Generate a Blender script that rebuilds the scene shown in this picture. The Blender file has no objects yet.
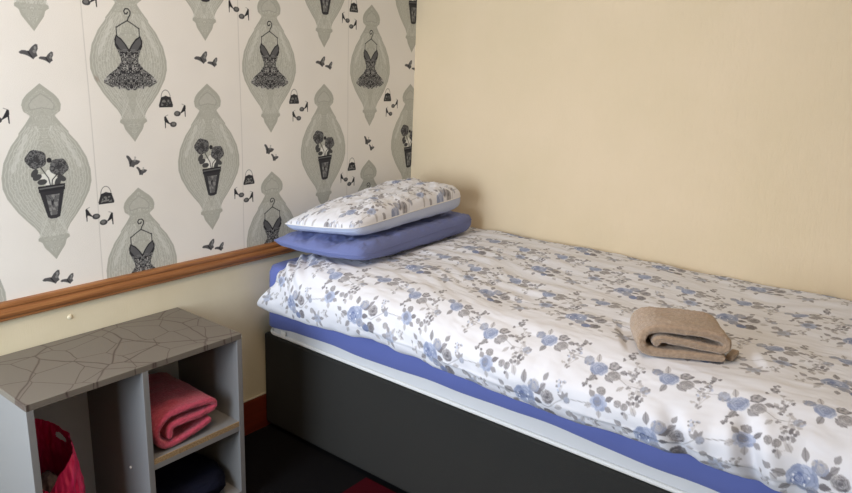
import bpy, bmesh, math, random
import numpy as np
from mathutils import Vector, Matrix

C = bpy.context.scene.collection
S = bpy.context.scene
random.seed(4)

# ------------------------------------------------------------------ camera
cam_d = bpy.data.cameras.new('camera'); cam = bpy.data.objects.new('camera', cam_d); C.objects.link(cam)
F_PX = 699.70
cam_d.sensor_fit = 'HORIZONTAL'; cam_d.sensor_width = 36.0; cam_d.lens = F_PX * 36.0 / 852.0
cam_d.clip_start = 0.02
yaw, pit, rol = -0.92023, 0.25782, 0.04141
Fw = Vector((-math.sin(yaw) * math.cos(pit), math.cos(yaw) * math.cos(pit), -math.sin(pit)))
Rt = Vector((math.cos(yaw), math.sin(yaw), 0)); Up = Rt.cross(Fw)
R2 = Rt * math.cos(rol) + Up * math.sin(rol); U2 = -Rt * math.sin(rol) + Up * math.cos(rol)
m = Matrix((R2, U2, -Fw)).transposed().to_4x4(); m.translation = Vector((-2.50754, -2.01325, 1.42965))
cam.matrix_world = m
S.camera = cam

# ------------------------------------------------------------------ light and exposure
w = bpy.data.worlds.new('world'); S.world = w; w.use_nodes = True
w.node_tree.nodes['Background'].inputs[0].default_value = (0.75, 0.85, 1.0, 1)
w.node_tree.nodes['Background'].inputs[1].default_value = 1.0

def area(name, loc, rot, sx, sy, power, col):
    d = bpy.data.lights.new(name, 'AREA'); d.shape = 'RECTANGLE'; d.size = sx; d.size_y = sy
    d.energy = power; d.color = col
    o = bpy.data.objects.new(name, d); o.location = loc; o.rotation_euler = rot; C.objects.link(o); return o
# daylight through the window in the left wall (x = -3.3), facing +x
area('window_daylight', (-3.27, -.62, 1.24), (0, -math.pi / 2, 0), 1.1, .95, 49, (0.77, 0.88, 1.0))
# unseen warm ceiling light, added to mix with the window daylight
area('ceiling_warm_light', (-1.7, -1.1, 2.33), (0, 0, 0), 0.5, 0.5, 9, (1.0, 0.72, 0.45))
S.view_settings.view_transform = 'Standard'; S.view_settings.look = 'None'
S.view_settings.gamma = 1; S.view_settings.use_curve_mapping = False
S.view_settings.exposure = 0.27

# ------------------------------------------------------------------ helpers
def lin(c):
    c = np.asarray(c, float) / 255.0
    return np.where(c <= 0.04045, c / 12.92, ((c + 0.055) / 1.055) ** 2.4)

_G = {}
def vnoise(x, y, seed=0):
    x = np.asarray(x, float); y = np.asarray(y, float)
    if seed not in _G: _G[seed] = np.random.RandomState(seed).rand(256, 256)
    g = _G[seed]
    xi = np.floor(x).astype(int); yi = np.floor(y).astype(int); fx = x - xi; fy = y - yi
    fx = fx * fx * (3 - 2 * fx); fy = fy * fy * (3 - 2 * fy)
    a = g[xi % 256, yi % 256]; b = g[(xi + 1) % 256, yi % 256]; c = g[xi % 256, (yi + 1) % 256]; d = g[(xi + 1) % 256, (yi + 1) % 256]
    return (a * (1 - fx) + b * fx) * (1 - fy) + (c * (1 - fx) + d * fx) * fy - 0.5

def fbm(x, y, seed=0, n=4):
    t = 0; a = 1.0
    for k in range(n):
        t = t + a * vnoise(x * 2 ** k + 7.3 * k, y * 2 ** k + 3.1 * k, seed + k); a *= 0.5
    return t

def sst(a, b, x):
    t = np.clip((x - a) / (b - a), 0, 1); return t * t * (3 - 2 * t)

def mat(name, col, rough=0.8, bump=None, attr=False, noise=None, sheen=0, spec=0.3, build=None):
    M = bpy.data.materials.new(name); M.use_nodes = True; nt = M.node_tree; b = nt.nodes['Principled BSDF']
    L = lin(col)
    b.inputs['Base Color'].default_value = (*L, 1); b.inputs['Roughness'].default_value = rough
    b.inputs['Specular IOR Level'].default_value = spec
    if sheen: b.inputs['Sheen Weight'].default_value = sheen; b.inputs['Sheen Roughness'].default_value = 0.6
    tc = nt.nodes.new('ShaderNodeTexCoord')
    if attr:
        a = nt.nodes.new('ShaderNodeAttribute'); a.attribute_name = 'Col'
        nt.links.new(a.outputs['Color'], b.inputs['Base Color'])
    if noise:
        sc, c2, stretch = noise
        mp = nt.nodes.new('ShaderNodeMapping'); mp.inputs['Scale'].default_value = stretch
        n = nt.nodes.new('ShaderNodeTexNoise'); n.inputs['Scale'].default_value = sc; n.inputs['Detail'].default_value = 5
        r = nt.nodes.new('ShaderNodeValToRGB'); r.color_ramp.elements[0].color = (*L, 1); r.color_ramp.elements[1].color = (*lin(c2), 1)
        r.color_ramp.elements[0].position = 0.35; r.color_ramp.elements[1].position = 0.65
        nt.links.new(tc.outputs['Object'], mp.inputs[0]); nt.links.new(mp.outputs[0], n.inputs[0]); nt.links.new(n.outputs[0], r.inputs[0])
        nt.links.new(r.outputs[0], b.inputs['Base Color'])
    if bump:
        sc, st, stretch = bump
        mp = nt.nodes.new('ShaderNodeMapping'); mp.inputs['Scale'].default_value = stretch
        n = nt.nodes.new('ShaderNodeTexNoise'); n.inputs['Scale'].default_value = sc; n.inputs['Detail'].default_value = 4
        bm_ = nt.nodes.new('ShaderNodeBump'); bm_.inputs['Strength'].default_value = st; bm_.inputs['Distance'].default_value = 0.002
        nt.links.new(tc.outputs['Object'], mp.inputs[0]); nt.links.new(mp.outputs[0], n.inputs[0])
        nt.links.new(n.outputs[0], bm_.inputs['Height']); nt.links.new(bm_.outputs[0], b.inputs['Normal'])
    if build: build(nt, b, tc)
    return M

def link(o, parent=None):
    C.objects.link(o)
    if parent: o.parent = parent
    return o

def tag(o, label=None, cat=None, group=None, kind=None):
    if label: o['label'] = label
    if cat: o['category'] = cat
    if group: o['group'] = group
    if kind: o['kind'] = kind
    return o

def empty(name, loc):
    o = bpy.data.objects.new(name, None); o.location = loc; o.empty_display_size = 0.05; C.objects.link(o); return o

def from_bm(name, bm, mats, parent=None, smooth=False):
    me = bpy.data.meshes.new(name)
    bmesh.ops.recalc_face_normals(bm, faces=bm.faces)
    bm.to_mesh(me); bm.free()
    for mm in (mats if isinstance(mats, (list, tuple)) else [mats]): me.materials.append(mm)
    if smooth: me.polygons.foreach_set('use_smooth', [True] * len(me.polygons))
    o = bpy.data.objects.new(name, me)
    if parent:  # all geometry is given in world coordinates; the parent is an unrotated Empty or mesh
        base = Vector(parent.get('_o', (0, 0, 0))) if '_o' in parent else world_loc(parent)
        me.transform(Matrix.Translation(-base))
    return link(o, parent)

def world_loc(o):
    v = Vector(o.location)
    while o.parent: o = o.parent; v += Vector(o.location)
    return v

def box(bm, x0, x1, y0, y1, z0, z1, bev=0.0):
    r = bmesh.ops.create_cube(bm, size=1.0)
    for v in r['verts']:
        v.co = Vector(((x0 + x1) / 2 + v.co.x * (x1 - x0), (y0 + y1) / 2 + v.co.y * (y1 - y0), (z0 + z1) / 2 + v.co.z * (z1 - z0)))
    if bev:
        es = set()
        for v in r['verts']: es.update(v.link_edges)
        bmesh.ops.bevel(bm, geom=list(es), offset=bev, segments=2, affect='EDGES', profile=0.6)

def boxo(name, dims, mats, parent=None, bev=0.0):
    bm = bmesh.new(); box(bm, *dims, bev); return from_bm(name, bm, mats, parent)

def grid_arrays(P, flip=False, wrap=False):
    nu, nv = P.shape[:2]
    idx = np.arange(nu * nv).reshape(nu, nv)
    if wrap: idx = np.vstack([idx, idx[:1]])
    a = idx[:-1, :-1]; b = idx[1:, :-1]; c = idx[1:, 1:]; d = idx[:-1, 1:]
    q = np.stack([a, b, c, d], -1).reshape(-1, 4)
    if flip: q = q[:, ::-1]
    return P.reshape(-1, 3), q

def raw_mesh(name, V, Q, mats, colors=None, mi=None, parent=None, smooth=True):
    me = bpy.data.meshes.new(name)
    V = np.asarray(V, np.float32); Q = np.asarray(Q, np.int32)
    if parent: V = V - np.array(world_loc(parent), np.float32)
    me.vertices.add(len(V)); me.vertices.foreach_set('co', V.ravel())
    me.loops.add(Q.size); me.loops.foreach_set('vertex_index', Q.ravel())
    me.polygons.add(len(Q)); me.polygons.foreach_set('loop_start', np.arange(0, Q.size, 4, dtype=np.int32))
    if mi is not None: me.polygons.foreach_set('material_index', np.asarray(mi, np.int32))
    me.polygons.foreach_set('use_smooth', np.full(len(Q), smooth))
    me.update(calc_edges=True)
    if colors is not None:
        ca = me.color_attributes.new('Col', 'FLOAT_COLOR', 'POINT')
        cc = np.ones((len(V), 4), np.float32); cc[:, :3] = lin(colors); ca.data.foreach_set('color', cc.ravel())
    for mm in (mats if isinstance(mats, (list, tuple)) else [mats]): me.materials.append(mm)
    me.validate()
    return link(bpy.data.objects.new(name, me), parent)

# ------------------------------------------------------------------ painter: prints are drawn once as a repeat, then carried by the mesh vertices
class Canvas:
    def __init__(s, w, h, ppm, bg, pad=0.3):
        s.w, s.h, s.ppm, s.pad = w, h, ppm, pad
        s.W = int(round((w + 2 * pad) * ppm)); s.H = int(round((h + 2 * pad) * ppm))
        s.im = np.zeros((s.H, s.W, 3)) + np.array(bg, float)
    def region(s, pts, m=0.004):
        pts = np.asarray(pts); lo = pts.min(0) - m; hi = pts.max(0) + m
        x0 = max(0, int((lo[0] + s.pad) * s.ppm)); x1 = min(s.W, int((hi[0] + s.pad) * s.ppm) + 2)
        y0 = max(0, int((lo[1] + s.pad) * s.ppm)); y1 = min(s.H, int((hi[1] + s.pad) * s.ppm) + 2)
        if x1 <= x0 or y1 <= y0: return None
        X, Y = np.meshgrid((np.arange(x0, x1) + .5) / s.ppm - s.pad, (np.arange(y0, y1) + .5) / s.ppm - s.pad)
        return slice(y0, y1), slice(x0, x1), X, Y
    def put(s, sy, sx, mask, col):
        a = mask[..., None]; col = np.asarray(col, float)
        s.im[sy, sx] = s.im[sy, sx] * (1 - a) + col * a
    def inside(s, pts, X, Y):
        m = np.zeros(X.shape, bool); n = len(pts)
        for i in range(n):
            x1, y1 = pts[i]; x2, y2 = pts[(i + 1) % n]
            if y1 == y2: continue
            c = ((Y > y1) != (Y > y2)) & (X < (x2 - x1) * (Y - y1) / (y2 - y1) + x1)
            m ^= c
        return m
    def poly(s, pts, col, alpha=1.0, tex=None):
        r = s.region(pts)
        if r is None: return
        sy, sx, X, Y = r
        m = s.inside(pts, X, Y).astype(float) * alpha
        if tex: m = m * tex(X, Y)
        s.put(sy, sx, m, col)
    def stroke(s, pts, wd, col, alpha=1.0):
        r = s.region(pts, wd + .002)
        if r is None: return
        sy, sx, X, Y = r; d = np.full(X.shape, 9.0)
        for (x1, y1), (x2, y2) in zip(pts[:-1], pts[1:]):
            dx, dy = x2 - x1, y2 - y1; L = dx * dx + dy * dy + 1e-12
            t = np.clip(((X - x1) * dx + (Y - y1) * dy) / L, 0, 1)
            d = np.minimum(d, np.hypot(X - x1 - t * dx, Y - y1 - t * dy))
        s.put(sy, sx, np.clip((wd / 2 - d) * s.ppm + .5, 0, 1) * alpha, col)
    def ell(s, cx, cy, rx, ry, col, ang=0.0, alpha=1.0, tex=None, wob=0.0):
        t = np.linspace(0, 2 * np.pi, 40, endpoint=False); k = 1 + wob * np.sin(5 * t + cx * 900)
        x = rx * k * np.cos(t); y = ry * k * np.sin(t)
        s.poly(np.stack([cx + x * math.cos(ang) - y * math.sin(ang), cy + x * math.sin(ang) + y * math.cos(ang)], 1), col, alpha, tex)
    def sample(s, u, v):
        x = (np.mod(u, s.w) + s.pad) * s.ppm - .5; y = (np.mod(v, s.h) + s.pad) * s.ppm - .5
        xi = np.clip(np.floor(x).astype(int), 0, s.W - 2); yi = np.clip(np.floor(y).astype(int), 0, s.H - 2)
        fx = (x - xi)[..., None]; fy = (y - yi)[..., None]; I = s.im
        return (I[yi, xi] * (1 - fx) + I[yi, xi + 1] * fx) * (1 - fy) + (I[yi + 1, xi] * (1 - fx) + I[yi + 1, xi + 1] * fx) * fy

# ------------------------------------------------------------------ wallpaper print
PX, PZ = 0.53, 0.6285          # repeat
X_U, ZB_D, ZB_U = -0.0258, 1.158, 0.838
PAPER = (229, 225, 219); GREY = (172, 172, 163); PALE = (203, 204, 197); INK = (42, 42, 46)

MED = [(0, 0), (.06, .037), (.085, .047), (.115, .052), (.15, .049), (.172, .034), (.18, .034), (.215, .046), (.25, .060), (.27, .068), (.275, .066),
       (.335, .090), (.42, .112), (.50, .121), (.56, .121), (.62, .112), (.70, .089), (.76, .066), (.80, .049), (.83, .040), (.855, .037),
       (.862, .043), (.88, .044), (.888, .034), (.92, .029), (.935, .024), (.95, .018), (1, 0)]
def medallion(cv, cx, z0, ht, seed):
    t = np.array([a for a, b in MED]); hw = np.array([b for a, b in MED])
    ti = np.linspace(0, 1, 140); hi = np.interp(ti, t, hw)
    P = np.concatenate([np.stack([cx + hi, z0 + ht * (1 - ti)], 1), np.stack([cx - hi, z0 + ht * (1 - ti)], 1)[::-1]])
    cv.poly(P, GREY)
    for k, sc in enumerate((.93, .86, .80, .72, .66, .58, .52, .44, .36)):
        h2 = hi * sc; tt = .5 + (ti - .5) * (1 - (1 - sc) * .45)
        keep = (tt > .23) & (tt < .86)
        wv = 0.0012 * np.sin(tt * 120 + k * 2)
        for sg in (-1, 1):
            cv.stroke(list(zip(cx + sg * (h2 + wv)[keep], (z0 + ht * (1 - tt))[keep])), 0.0020, PALE, .75)
    def fil(X, Y):
        n = fbm(np.abs(X - cx) * 75 + 5, Y * 75, seed, 2)
        return (np.abs(np.mod(n * 5, 1) - .5) < .16) * .6
    P2 = np.stack([cx + (P[:, 0] - cx) * .86, z0 + ht / 2 + (P[:, 1] - z0 - ht / 2) * .95], 1)
    cv.poly(P2, PALE, 1, fil)
    # raised petals around the upper shoulder
    for sg in (-1, 1):
        for q in range(4):
            cv.ell(cx + sg * (.052 + .012 * q), z0 + ht * (.70 - .05 * q), .006, .016, (206, 206, 200), sg * .35, .6)
    sp = [(0, .055), (.022, .085), (.034, .115), (.030, .142), (0, .132)]
    pts = [(cx + a, z0 + ht * (1 - b)) for a, b in sp] + [(cx - a, z0 + ht * (1 - b)) for a, b in sp[::-1]]
    cv.poly(pts, (184, 184, 176), .8, lambda X, Y: .55 + .45 * (fbm(np.abs(X - cx) * 120, Y * 120, seed + 9, 2) > 0))
    cv.stroke(pts + pts[:1], 0.003, (160, 160, 153), .8)

def dress(cv, cx, z0):
    c = lambda L: [(cx + a, z0 + b) for a, b in L]
    # halo ring behind the bust
    t = np.linspace(0, 2 * np.pi, 40); cv.stroke([(cx + .055 * math.cos(a), z0 + .268 + .05 * math.sin(a)) for a in t], .003, (162, 162, 155), .7)
    # hanger
    hook = [(.0, .352), (.004, .362), (.010, .370), (.011, .379), (.005, .386), (-.004, .386), (-.009, .379), (-.006, .372), (0, .372), (.003, .377)]
    cv.stroke(c(hook), .0034, INK); cv.stroke(c([(-.036, .332), (-.015, .345), (0, .353), (.015, .345), (.036, .332)]), .003, INK)
    for sg in (-1, 1): cv.stroke(c([(sg * .036, .334), (sg * .035, .308)]), .0028, INK)
    bod = [(-.038, .312), (-.022, .302), (-.008, .285), (0, .272), (.008, .285), (.022, .302), (.038, .312), (.044, .298), (.043, .282), (.034, .264), (.027, .245), (.028, .235),
           (.045, .214), (.066, .200), (.082, .186), (.084, .176), (.070, .168), (.060, .162), (.050, .166), (.036, .156), (.022, .160), (.010, .153), (0, .156)]
    full = bod + [(-a, b) for a, b in bod[::-1] if a > 0.0001][:-0 or None]
    full = bod[:7] + bod[7:] + [(-a, b) for a, b in bod[7:][::-1]]
    cv.poly(c(full), INK)
    def lace(X, Y):
        n = fbm(np.abs(X - cx) * 110 + 3, Y * 110, 77, 2)
        return (np.abs(np.mod(n * 3.2, 1) - .5) < .17) * (Y < z0 + .272) * .8
    cv.poly(c(full), (196, 196, 192), 1, lace)
    for sg in (-1, 1):
        cup = [(sg * .004, .270), (sg * .012, .284), (sg * .024, .298), (sg * .037, .307), (sg * .040, .290), (sg * .028, .272), (sg * .012, .262)]
        cv.poly(c(cup), (108, 108, 110), .75)
    cv.stroke(c([(-.084, .180), (-.05, .166), (0, .157), (.05, .166), (.084, .180)]), .0022, (150, 150, 148), .6)

def rose(cv, x, z, r, dark, lite):
    cv.ell(x, z, r, r * .92, dark, 0, 1, None, .05)
    def tx(X, Y):
        d = np.hypot(X - x, Y - z); a = np.arctan2(Y - z, X - x)
        return (np.abs(np.mod(d / r * 4 + a * .6 + .5 * fbm(X * 160, Y * 160, 5, 2), 1) - .5) < .16) * .7
    cv.ell(x, z, r * .95, r * .88, lite, 0, 1, lambda X, Y: (fbm(X * 330, Y * 330, 15, 2) > -.02) * .75, .05); cv.ell(x, z, r * .3, r * .25, dark, .5, .8)

def urn(cv, cx, z0):
    c = lambda L: [(cx + a, z0 + b) for a, b in L]
    for a, b in ((-.012, .235), (.004, .245), (.014, .232), (-.002, .225)): cv.ell(cx + a, z0 + b, .010, .014, (222, 222, 216), .3, .95)
    cv.stroke(c([(-.02, .27), (.0, .235), (.004, .21)]), .0026, INK); cv.stroke(c([(.03, .25), (.01, .23), (.006, .21)]), .0026, INK)
    for a, b, g in ((-.036, .252, .9), (-.018, .226, .1), (.036, .232, 2.6), (-.03, .240, .4), (.024, .222, 1.2)):
        cv.ell(cx + a, z0 + b, .013, .008, (70, 70, 72), g)
    rose(cv, cx - .029, z0 + .290, .028, (58, 58, 61), (125, 125, 125)); rose(cv, cx + .031, z0 + .264, .026, (58, 58, 61), (125, 125, 125))
    cv.ell(cx + .006, z0 + .285, .007, .007, INK)
    cv.poly(c([(-.031, .214), (.044, .217), (.042, .199), (-.029, .196)]), INK)
    cv.stroke(c([(-.026, .207), (.038, .210)]), .004, (120, 120, 120), .8)
    cv.poly(c([(-.028, .198), (.040, .200), (.022, .124), (.012, .120), (-.004, .120), (-.012, .125)]), (52, 52, 56))
    cv.poly(c([(-.012, .188), (.026, .189), (.014, .130), (-.004, .130)]), (140, 140, 139), .95, lambda X, Y: .55 + .45 * (fbm(X * 140, Y * 140, 8, 2) > .05))
    cv.poly(c([(-.012, .192), (.004, .17), (.022, .19), (.01, .178), (.004, .150), (.0, .178)]), INK)

def handbag(cv, x, z):
    c = lambda L: [(x + a, z + b) for a, b in L]
    t = np.linspace(0.15, math.pi - .15, 14)
    cv.stroke([(x + .016 * math.cos(a), z + .010 + .024 * math.sin(a)) for a in t], .002, (110, 110, 108))
    cv.poly(c([(-.016, .012), (-.008, .014), (0, .017), (.008, .014), (.017, .012), (.024, -.012), (.023, -.019), (-.024, -.019), (-.025, -.012)]), (50, 50, 53))
    cv.poly(c([(-.012, .004), (.013, .004), (.018, -.014), (-.018, -.014)]), (135, 135, 132), 1, lambda X, Y: (fbm(X * 200, Y * 200, 4, 2) > -.05) * .85)
    cv.stroke(c([(-.016, .010), (.017, .010)]), .003, INK)

def shoe(cv, x, z, sg):        # high heel, toe towards -sg
    c = lambda L: [(x + sg * a, z + b) for a, b in L]
    cv.poly(c([(.016, .016), (.021, .014), (.020, -.022), (.0175, -.022), (.016, -.004), (.004, -.010), (-.002, -.012), (.006, -.002)]), INK)
    cv.ell(x - sg * .010, z - .011, .012, .0085, (66, 66, 69), 0, 1); cv.ell(x - sg * .011, z - .010, .007, .005, (135, 135, 132), 0, .7)
    cv.stroke(c([(.018, .015), (.008, .019)]), .0016, (120, 120, 118))

def butterfly(cv, x, z, s, ang):
    ca, sa = math.cos(ang), math.sin(ang)
    c = lambda L: [(x + s * (a * ca - b * sa), z + s * (a * sa + b * ca)) for a, b in L]
    cv.poly(c([(-.025, .002), (-.019, .006), (-.010, .006), (-.003, .005), (.004, .014), (.013, .021), (.018, .020), (.018, .010), (.014, .002), (.016, -.006), (.010, -.009), (.006, -.014), (.001, -.010), (-.006, -.006), (-.014, -.003), (-.022, -.002)]), (84, 84, 86))
    cv.ell(x + .012 * s, z + .012 * s, .003 * s, .004 * s, (160, 160, 158), 0, .7)
    cv.stroke(c([(-.004, .003), (.003, -.009)]), .0035 * s, INK)
    cv.ell(x + .010 * s, z + .004 * s, .004 * s, .004 * s, (150, 150, 148), 0, .7)

WP = Canvas(PX, PZ, 1500, PAPER, pad=0.30)
for i in (-1, 0, 1, 2):
    for j in (-1, 0, 1, 2):
        ux, dx = i * PX, i * PX + PX / 2          # local x = world x - X_U ; local z = world z
        zu, zd = ZB_U + (j - 1) * PZ, ZB_D + (j - 1) * PZ
        if -0.6 < zu < 1.3: medallion(WP, ux, zu, .494, 31); urn(WP, ux, zu)
        if -0.6 < zd < 1.3: medallion(WP, dx, zd, .487, 31); dress(WP, dx, zd)
        zz = (j - 1) * PZ
        xa = dx + .112; handbag(WP, xa, 1.278 + zz); shoe(WP, xa + .048, 1.249 + zz, 1); shoe(WP, xa + .012, 1.216 + zz, -1)
        xb = dx - .104; handbag(WP, xb, .998 + zz); shoe(WP, xb - .045, .956 + zz, -1); shoe(WP, xb - .004, .935 + zz, 1)
        butterfly(WP, ux - .016, 1.410 + zz, 1.15, 0); butterfly(WP, ux + .027, 1.397 + zz, .9, 0)
        butterfly(WP, dx - .016, 1.097 + zz, 1.05, -.9); butterfly(WP, dx + .012, 1.066 + zz, .8, -.8)
        cvx = dx - PX / 4
# paper seams once per roll
def wall_paint(x, z):
    col = WP.sample(x - X_U, z)
    sx = -0.953 + .0015 * np.sin(z * 7)
    for k in range(-3, 3):
        d = np.abs(x - (sx + k * PX) - .002 * vnoise(z * 6 + k * 9, z * 0, 3))
        col = col * (1 - (.13 * np.clip(1 - d / .0022, 0, 1))[..., None])
    st = fbm(x * 5, z * 5, 60, 3)
    col = col * (1 - .025 * np.clip(st, -1, 1)[..., None])
    d = np.hypot((x + 1.455) * 1.0 + (z - 1.345) * .5, (z - 1.345) * .6)
    return col * (1 - (.2 * np.clip(1 - d / .008, 0, 1))[..., None] * np.array([.6, .9, 1.0]))

M_paper = mat('printed_wallpaper', PAPER, .75, bump=(400, .25, (1, 1, 1)), attr=True)
def wallB(nt, b, tc):
    # embossed wallpaper painted cream: fine vertical strands
    pass
M_cream = mat('cream_embossed_paint', (223, 203, 173), .6, bump=(60, .65, (1, 4.5, .3)), noise=(2.2, (218, 199, 167), (1, 1, 1)))
M_creamlow = mat('cream_lower_paint', (226, 216, 190), .5, bump=(60, .25, (4.5, 1, .35)), noise=(3.0, (214, 203, 174), (1, 1, 1)))
M_ceil = mat('white_ceiling_paint', (235, 232, 226), .9)
M_carpet = mat('black_carpet', (20, 19, 20), .95, bump=(350, .9, (1, 1, 1)), spec=.05)
M_rug = mat('dark_red_rug', (60, 10, 18), .95, bump=(300, .9, (1, 1, 1)), spec=.05)

# ------------------------------------------------------------------ room shell
DADO_T = .747
def wall_back():
    xs = np.concatenate([np.arange(-3.4, -2.0, .004), np.arange(-2.0, -.9, .00125), np.arange(-.9, 0.0001, .0016)]); xs[-1] = 0.0
    zs = np.concatenate([np.arange(.72, 1.72, .0013), np.arange(1.72, 2.4, .004), [2.4]])
    X, Z = np.meshgrid(xs, zs, indexing='ij')
    P = np.stack([X, np.zeros_like(X), Z], -1); V, Q = grid_arrays(P)
    col = wall_paint(X, Z).reshape(-1, 3)
    n = len(V)
    # lower painted part, back and sides of the slab
    ex = [(-3.4, 0, 0), (0, 0, 0), (0, 0, .72), (-3.4, 0, .72), (-3.4, .1, 0), (0, .1, 0), (0, .1, 2.4), (-3.4, .1, 2.4), (0, 0, 2.4), (-3.4, 0, 2.4)]
    q = [(0, 1, 2, 3), (5, 4, 7, 6), (9, 8, 6, 7)]
    V = np.vstack([V, ex]); Q2 = np.array(q) + n
    mi = np.concatenate([np.zeros(len(Q)), [1, 1, 1]])
    col = np.vstack([col, np.tile([[220, 210, 190]], (len(ex), 1))])
    o = raw_mesh('wall_back', V, np.vstack([Q, Q2]), [M_paper, M_creamlow], col, mi, smooth=False)
    tag(o, kind='structure')
wall_back()
tag(boxo('wall_right', (0, .1, -3.4, .1, 0, 2.4), M_cream), kind='structure')
tag(boxo('wall_front', (-3.4, .1, -3.5, -3.4, 0, 2.4), M_cream), kind='structure')
bm = bmesh.new()   # left wall with the window opening
for d in ((-3.4, -3.3, -3.4, -1.12, 0, 2.4), (-3.4, -3.3, -.12, .1, 0, 2.4), (-3.4, -3.3, -1.12, -.12, 0, .64), (-3.4, -3.3, -1.12, -.12, 1.84, 2.4)): box(bm, *d)
tag(from_bm('wall_left', bm, M_cream), kind='structure')
tag(boxo('floor', (-3.4, .1, -3.5, .1, -.1, 0), M_carpet), kind='structure')
tag(boxo('ceiling', (-3.4, .1, -3.5, .1, 2.4, 2.5), M_ceil), kind='structure')
M_upvc = mat('white_window_frame', (235, 236, 236), .35)
bm = bmesh.new()
for d in ((-3.38, -3.32, -1.12, -1.06,   .64, 1.84), (-3.38, -3.32, -.18, -.12,   .64, 1.84), (-3.38, -3.32, -1.06, -.18, .64, .70), (-3.38, -3.32, -1.06, -.18, 1.78, 1.84), (-3.375, -3.325, -.645, -.595, .70, 1.78)): box(bm, *d, .004)
w1 = tag(from_bm('window_1', bm, M_upvc), kind='structure')
def glass_b(nt, b, tc): b.inputs['Transmission Weight'].default_value = 1.0; b.inputs['IOR'].default_value = 1.45
boxo('pane', (-3.352, -3.348, -1.06, -.18, .70, 1.78), mat('window_glass', (250, 252, 252), .0, build=glass_b), w1)

M_skirt = mat('red_brown_varnish', (118, 48, 30), .35, noise=(6, (96, 36, 24), (.5, 1, 8)), spec=.5)
M_dado = mat('orange_brown_wood', (160, 108, 64), .42, noise=(9, (138, 88, 50), (.6, 1, 14)), spec=.45)
def rail_profile(name, prof, x0, x1, M, kind=True):
    bm = bmesh.new(); rings = []
    for x in (x0, x1): rings.append([bm.verts.new((x, a, b)) for a, b in prof])
    n = len(prof)
    for i in range(n): bm.faces.new((rings[0][i], rings[0][(i + 1) % n], rings[1][(i + 1) % n], rings[1][i]))
    bm.faces.new(rings[0]); bm.faces.new(rings[1][::-1])
    return tag(from_bm(name, bm, M), kind='structure')
rail_profile('trim_1', [(0, .694), (-.012, .694), (-.015, .697), (-.015, .703), (-.020, .708), (-.022, .716), (-.020, .723), (-.014, .727), (-.013, .730), (-.016, .734), (-.016, .741), (-.013, .746), (0, .747)], -3.3, -.001, M_dado)
rail_profile('baseboard_back', [(0, 0), (-.008, 0), (-.008, .130), (-.006, .138), (0, .141)], -3.3, 0, M_skirt)
boxo('caulk', (-3.3, -.001, -.0075, 0, .1405, .1435), mat('off_white_caulk', (190, 180, 160), .6)).name = 'trim_2'
tag(bpy.data.objects['trim_2'], kind='structure')
# plaster lump on the painted lower wall
bm = bmesh.new(); bmesh.ops.create_uvsphere(bm, u_segments=16, v_segments=10, radius=1)
for v in bm.verts: v.co = Vector((-1.594 + v.co.x * .008, v.co.y * .004, .655 + v.co.z * .008 * (1 + .2 * v.co.x)))
tag(from_bm('trim_3', bm, M_creamlow, smooth=True), kind='structure')

# rug
bm = bmesh.new(); box(bm, -1.55, -.885, -1.75, -.556, .0, .009, .003)
tag(from_bm('rug', bm, M_rug), 'dark red rug on the black carpet at the foot of the grey bed side', 'rug')

# ------------------------------------------------------------------ bed: divan base + mattress (one thing each; the mattress lifts off)
XB = -.88; YF = -2.0
M_divan = mat('charcoal_divan_fabric', (56, 55, 53), .9, bump=(500, .6, (1, 1, 1)), noise=(500, (48, 47, 45), (1, 1, 1)), spec=.15)
M_dark = mat('dark_underside', (18, 17, 17), .9)
bm = bmesh.new(); box(bm, XB, -.012, YF, -.010, .022, .402, .012)
base = tag(from_bm('divan_base', bm, M_divan), 'charcoal fabric divan bed base along the cream wall', 'bed base')
M_mattress = mat('white_mattress_ticking', (214, 214, 216), .75, bump=(300, .3, (1, 1, 1)))
M_pipe = mat('white_mattress_piping', (240, 238, 234), .6)
M_sheet = mat('periwinkle_cotton', (98, 110, 174), .8, bump=(900, .2, (1, 1, 1)), sheen=.1)

def loft(rings, close=True):
    P = np.array(rings); return grid_arrays(P)
# mattress: rounded slab, white ticking visible at the bottom
def rrect(x0, x1, y0, y1, r, n=8):
    pts = []
    for cx, cy, a0 in ((x1 - r, y1 - r, 0), (x0 + r, y1 - r, 90), (x0 + r, y0 + r, 180), (x1 - r, y0 + r, 270)):
        for k in range(n + 1):
            a = math.radians(a0 + 90 * k / n); pts.append((cx + r * math.cos(a), cy + r * math.sin(a)))
    return pts
def slab(name, x0, x1, y0, y1, zs, ins, r, M, parent=None, dens=.03, jig=None, closed=True):
    """stack of rounded-rectangle rings, closed with caps"""
    base_pts = rrect(x0, x1, y0, y1, r)
    # densify long sides
    pts = []
    for i, a in enumerate(base_pts):
        b = base_pts[(i + 1) % len(base_pts)]; L = math.hypot(a[0] - b[0], a[1] - b[1]); n = max(1, int(L / dens))
        for k in range(n): pts.append((a[0] + (b[0] - a[0]) * k / n, a[1] + (b[1] - a[1]) * k / n))
    bm = bmesh.new(); rings = []
    cx, cy = (x0 + x1) / 2, (y0 + y1) / 2
    for z, i_ in zip(zs, ins):
        ring = []
        for (x, y) in pts:
            X = cx + (x - cx) * (1 - i_ / ((x1 - x0) / 2)); Y = cy + (y - cy) * (1 - i_ / ((y1 - y0) / 2)); Z = z
            if jig: X, Y, Z = jig(X, Y, Z)
            ring.append(bm.verts.new((X, Y, Z)))
        rings.append(ring)
    n = len(pts)
    for a, b in zip(rings[:-1], rings[1:]):
        for i in range(n): bm.faces.new((a[i], a[(i + 1) % n], b[(i + 1) % n], b[i]))
    if closed: bm.faces.new(rings[0][::-1])
    bm.faces.new(rings[-1])
    return from_bm(name, bm, M, parent, smooth=False)
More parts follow.
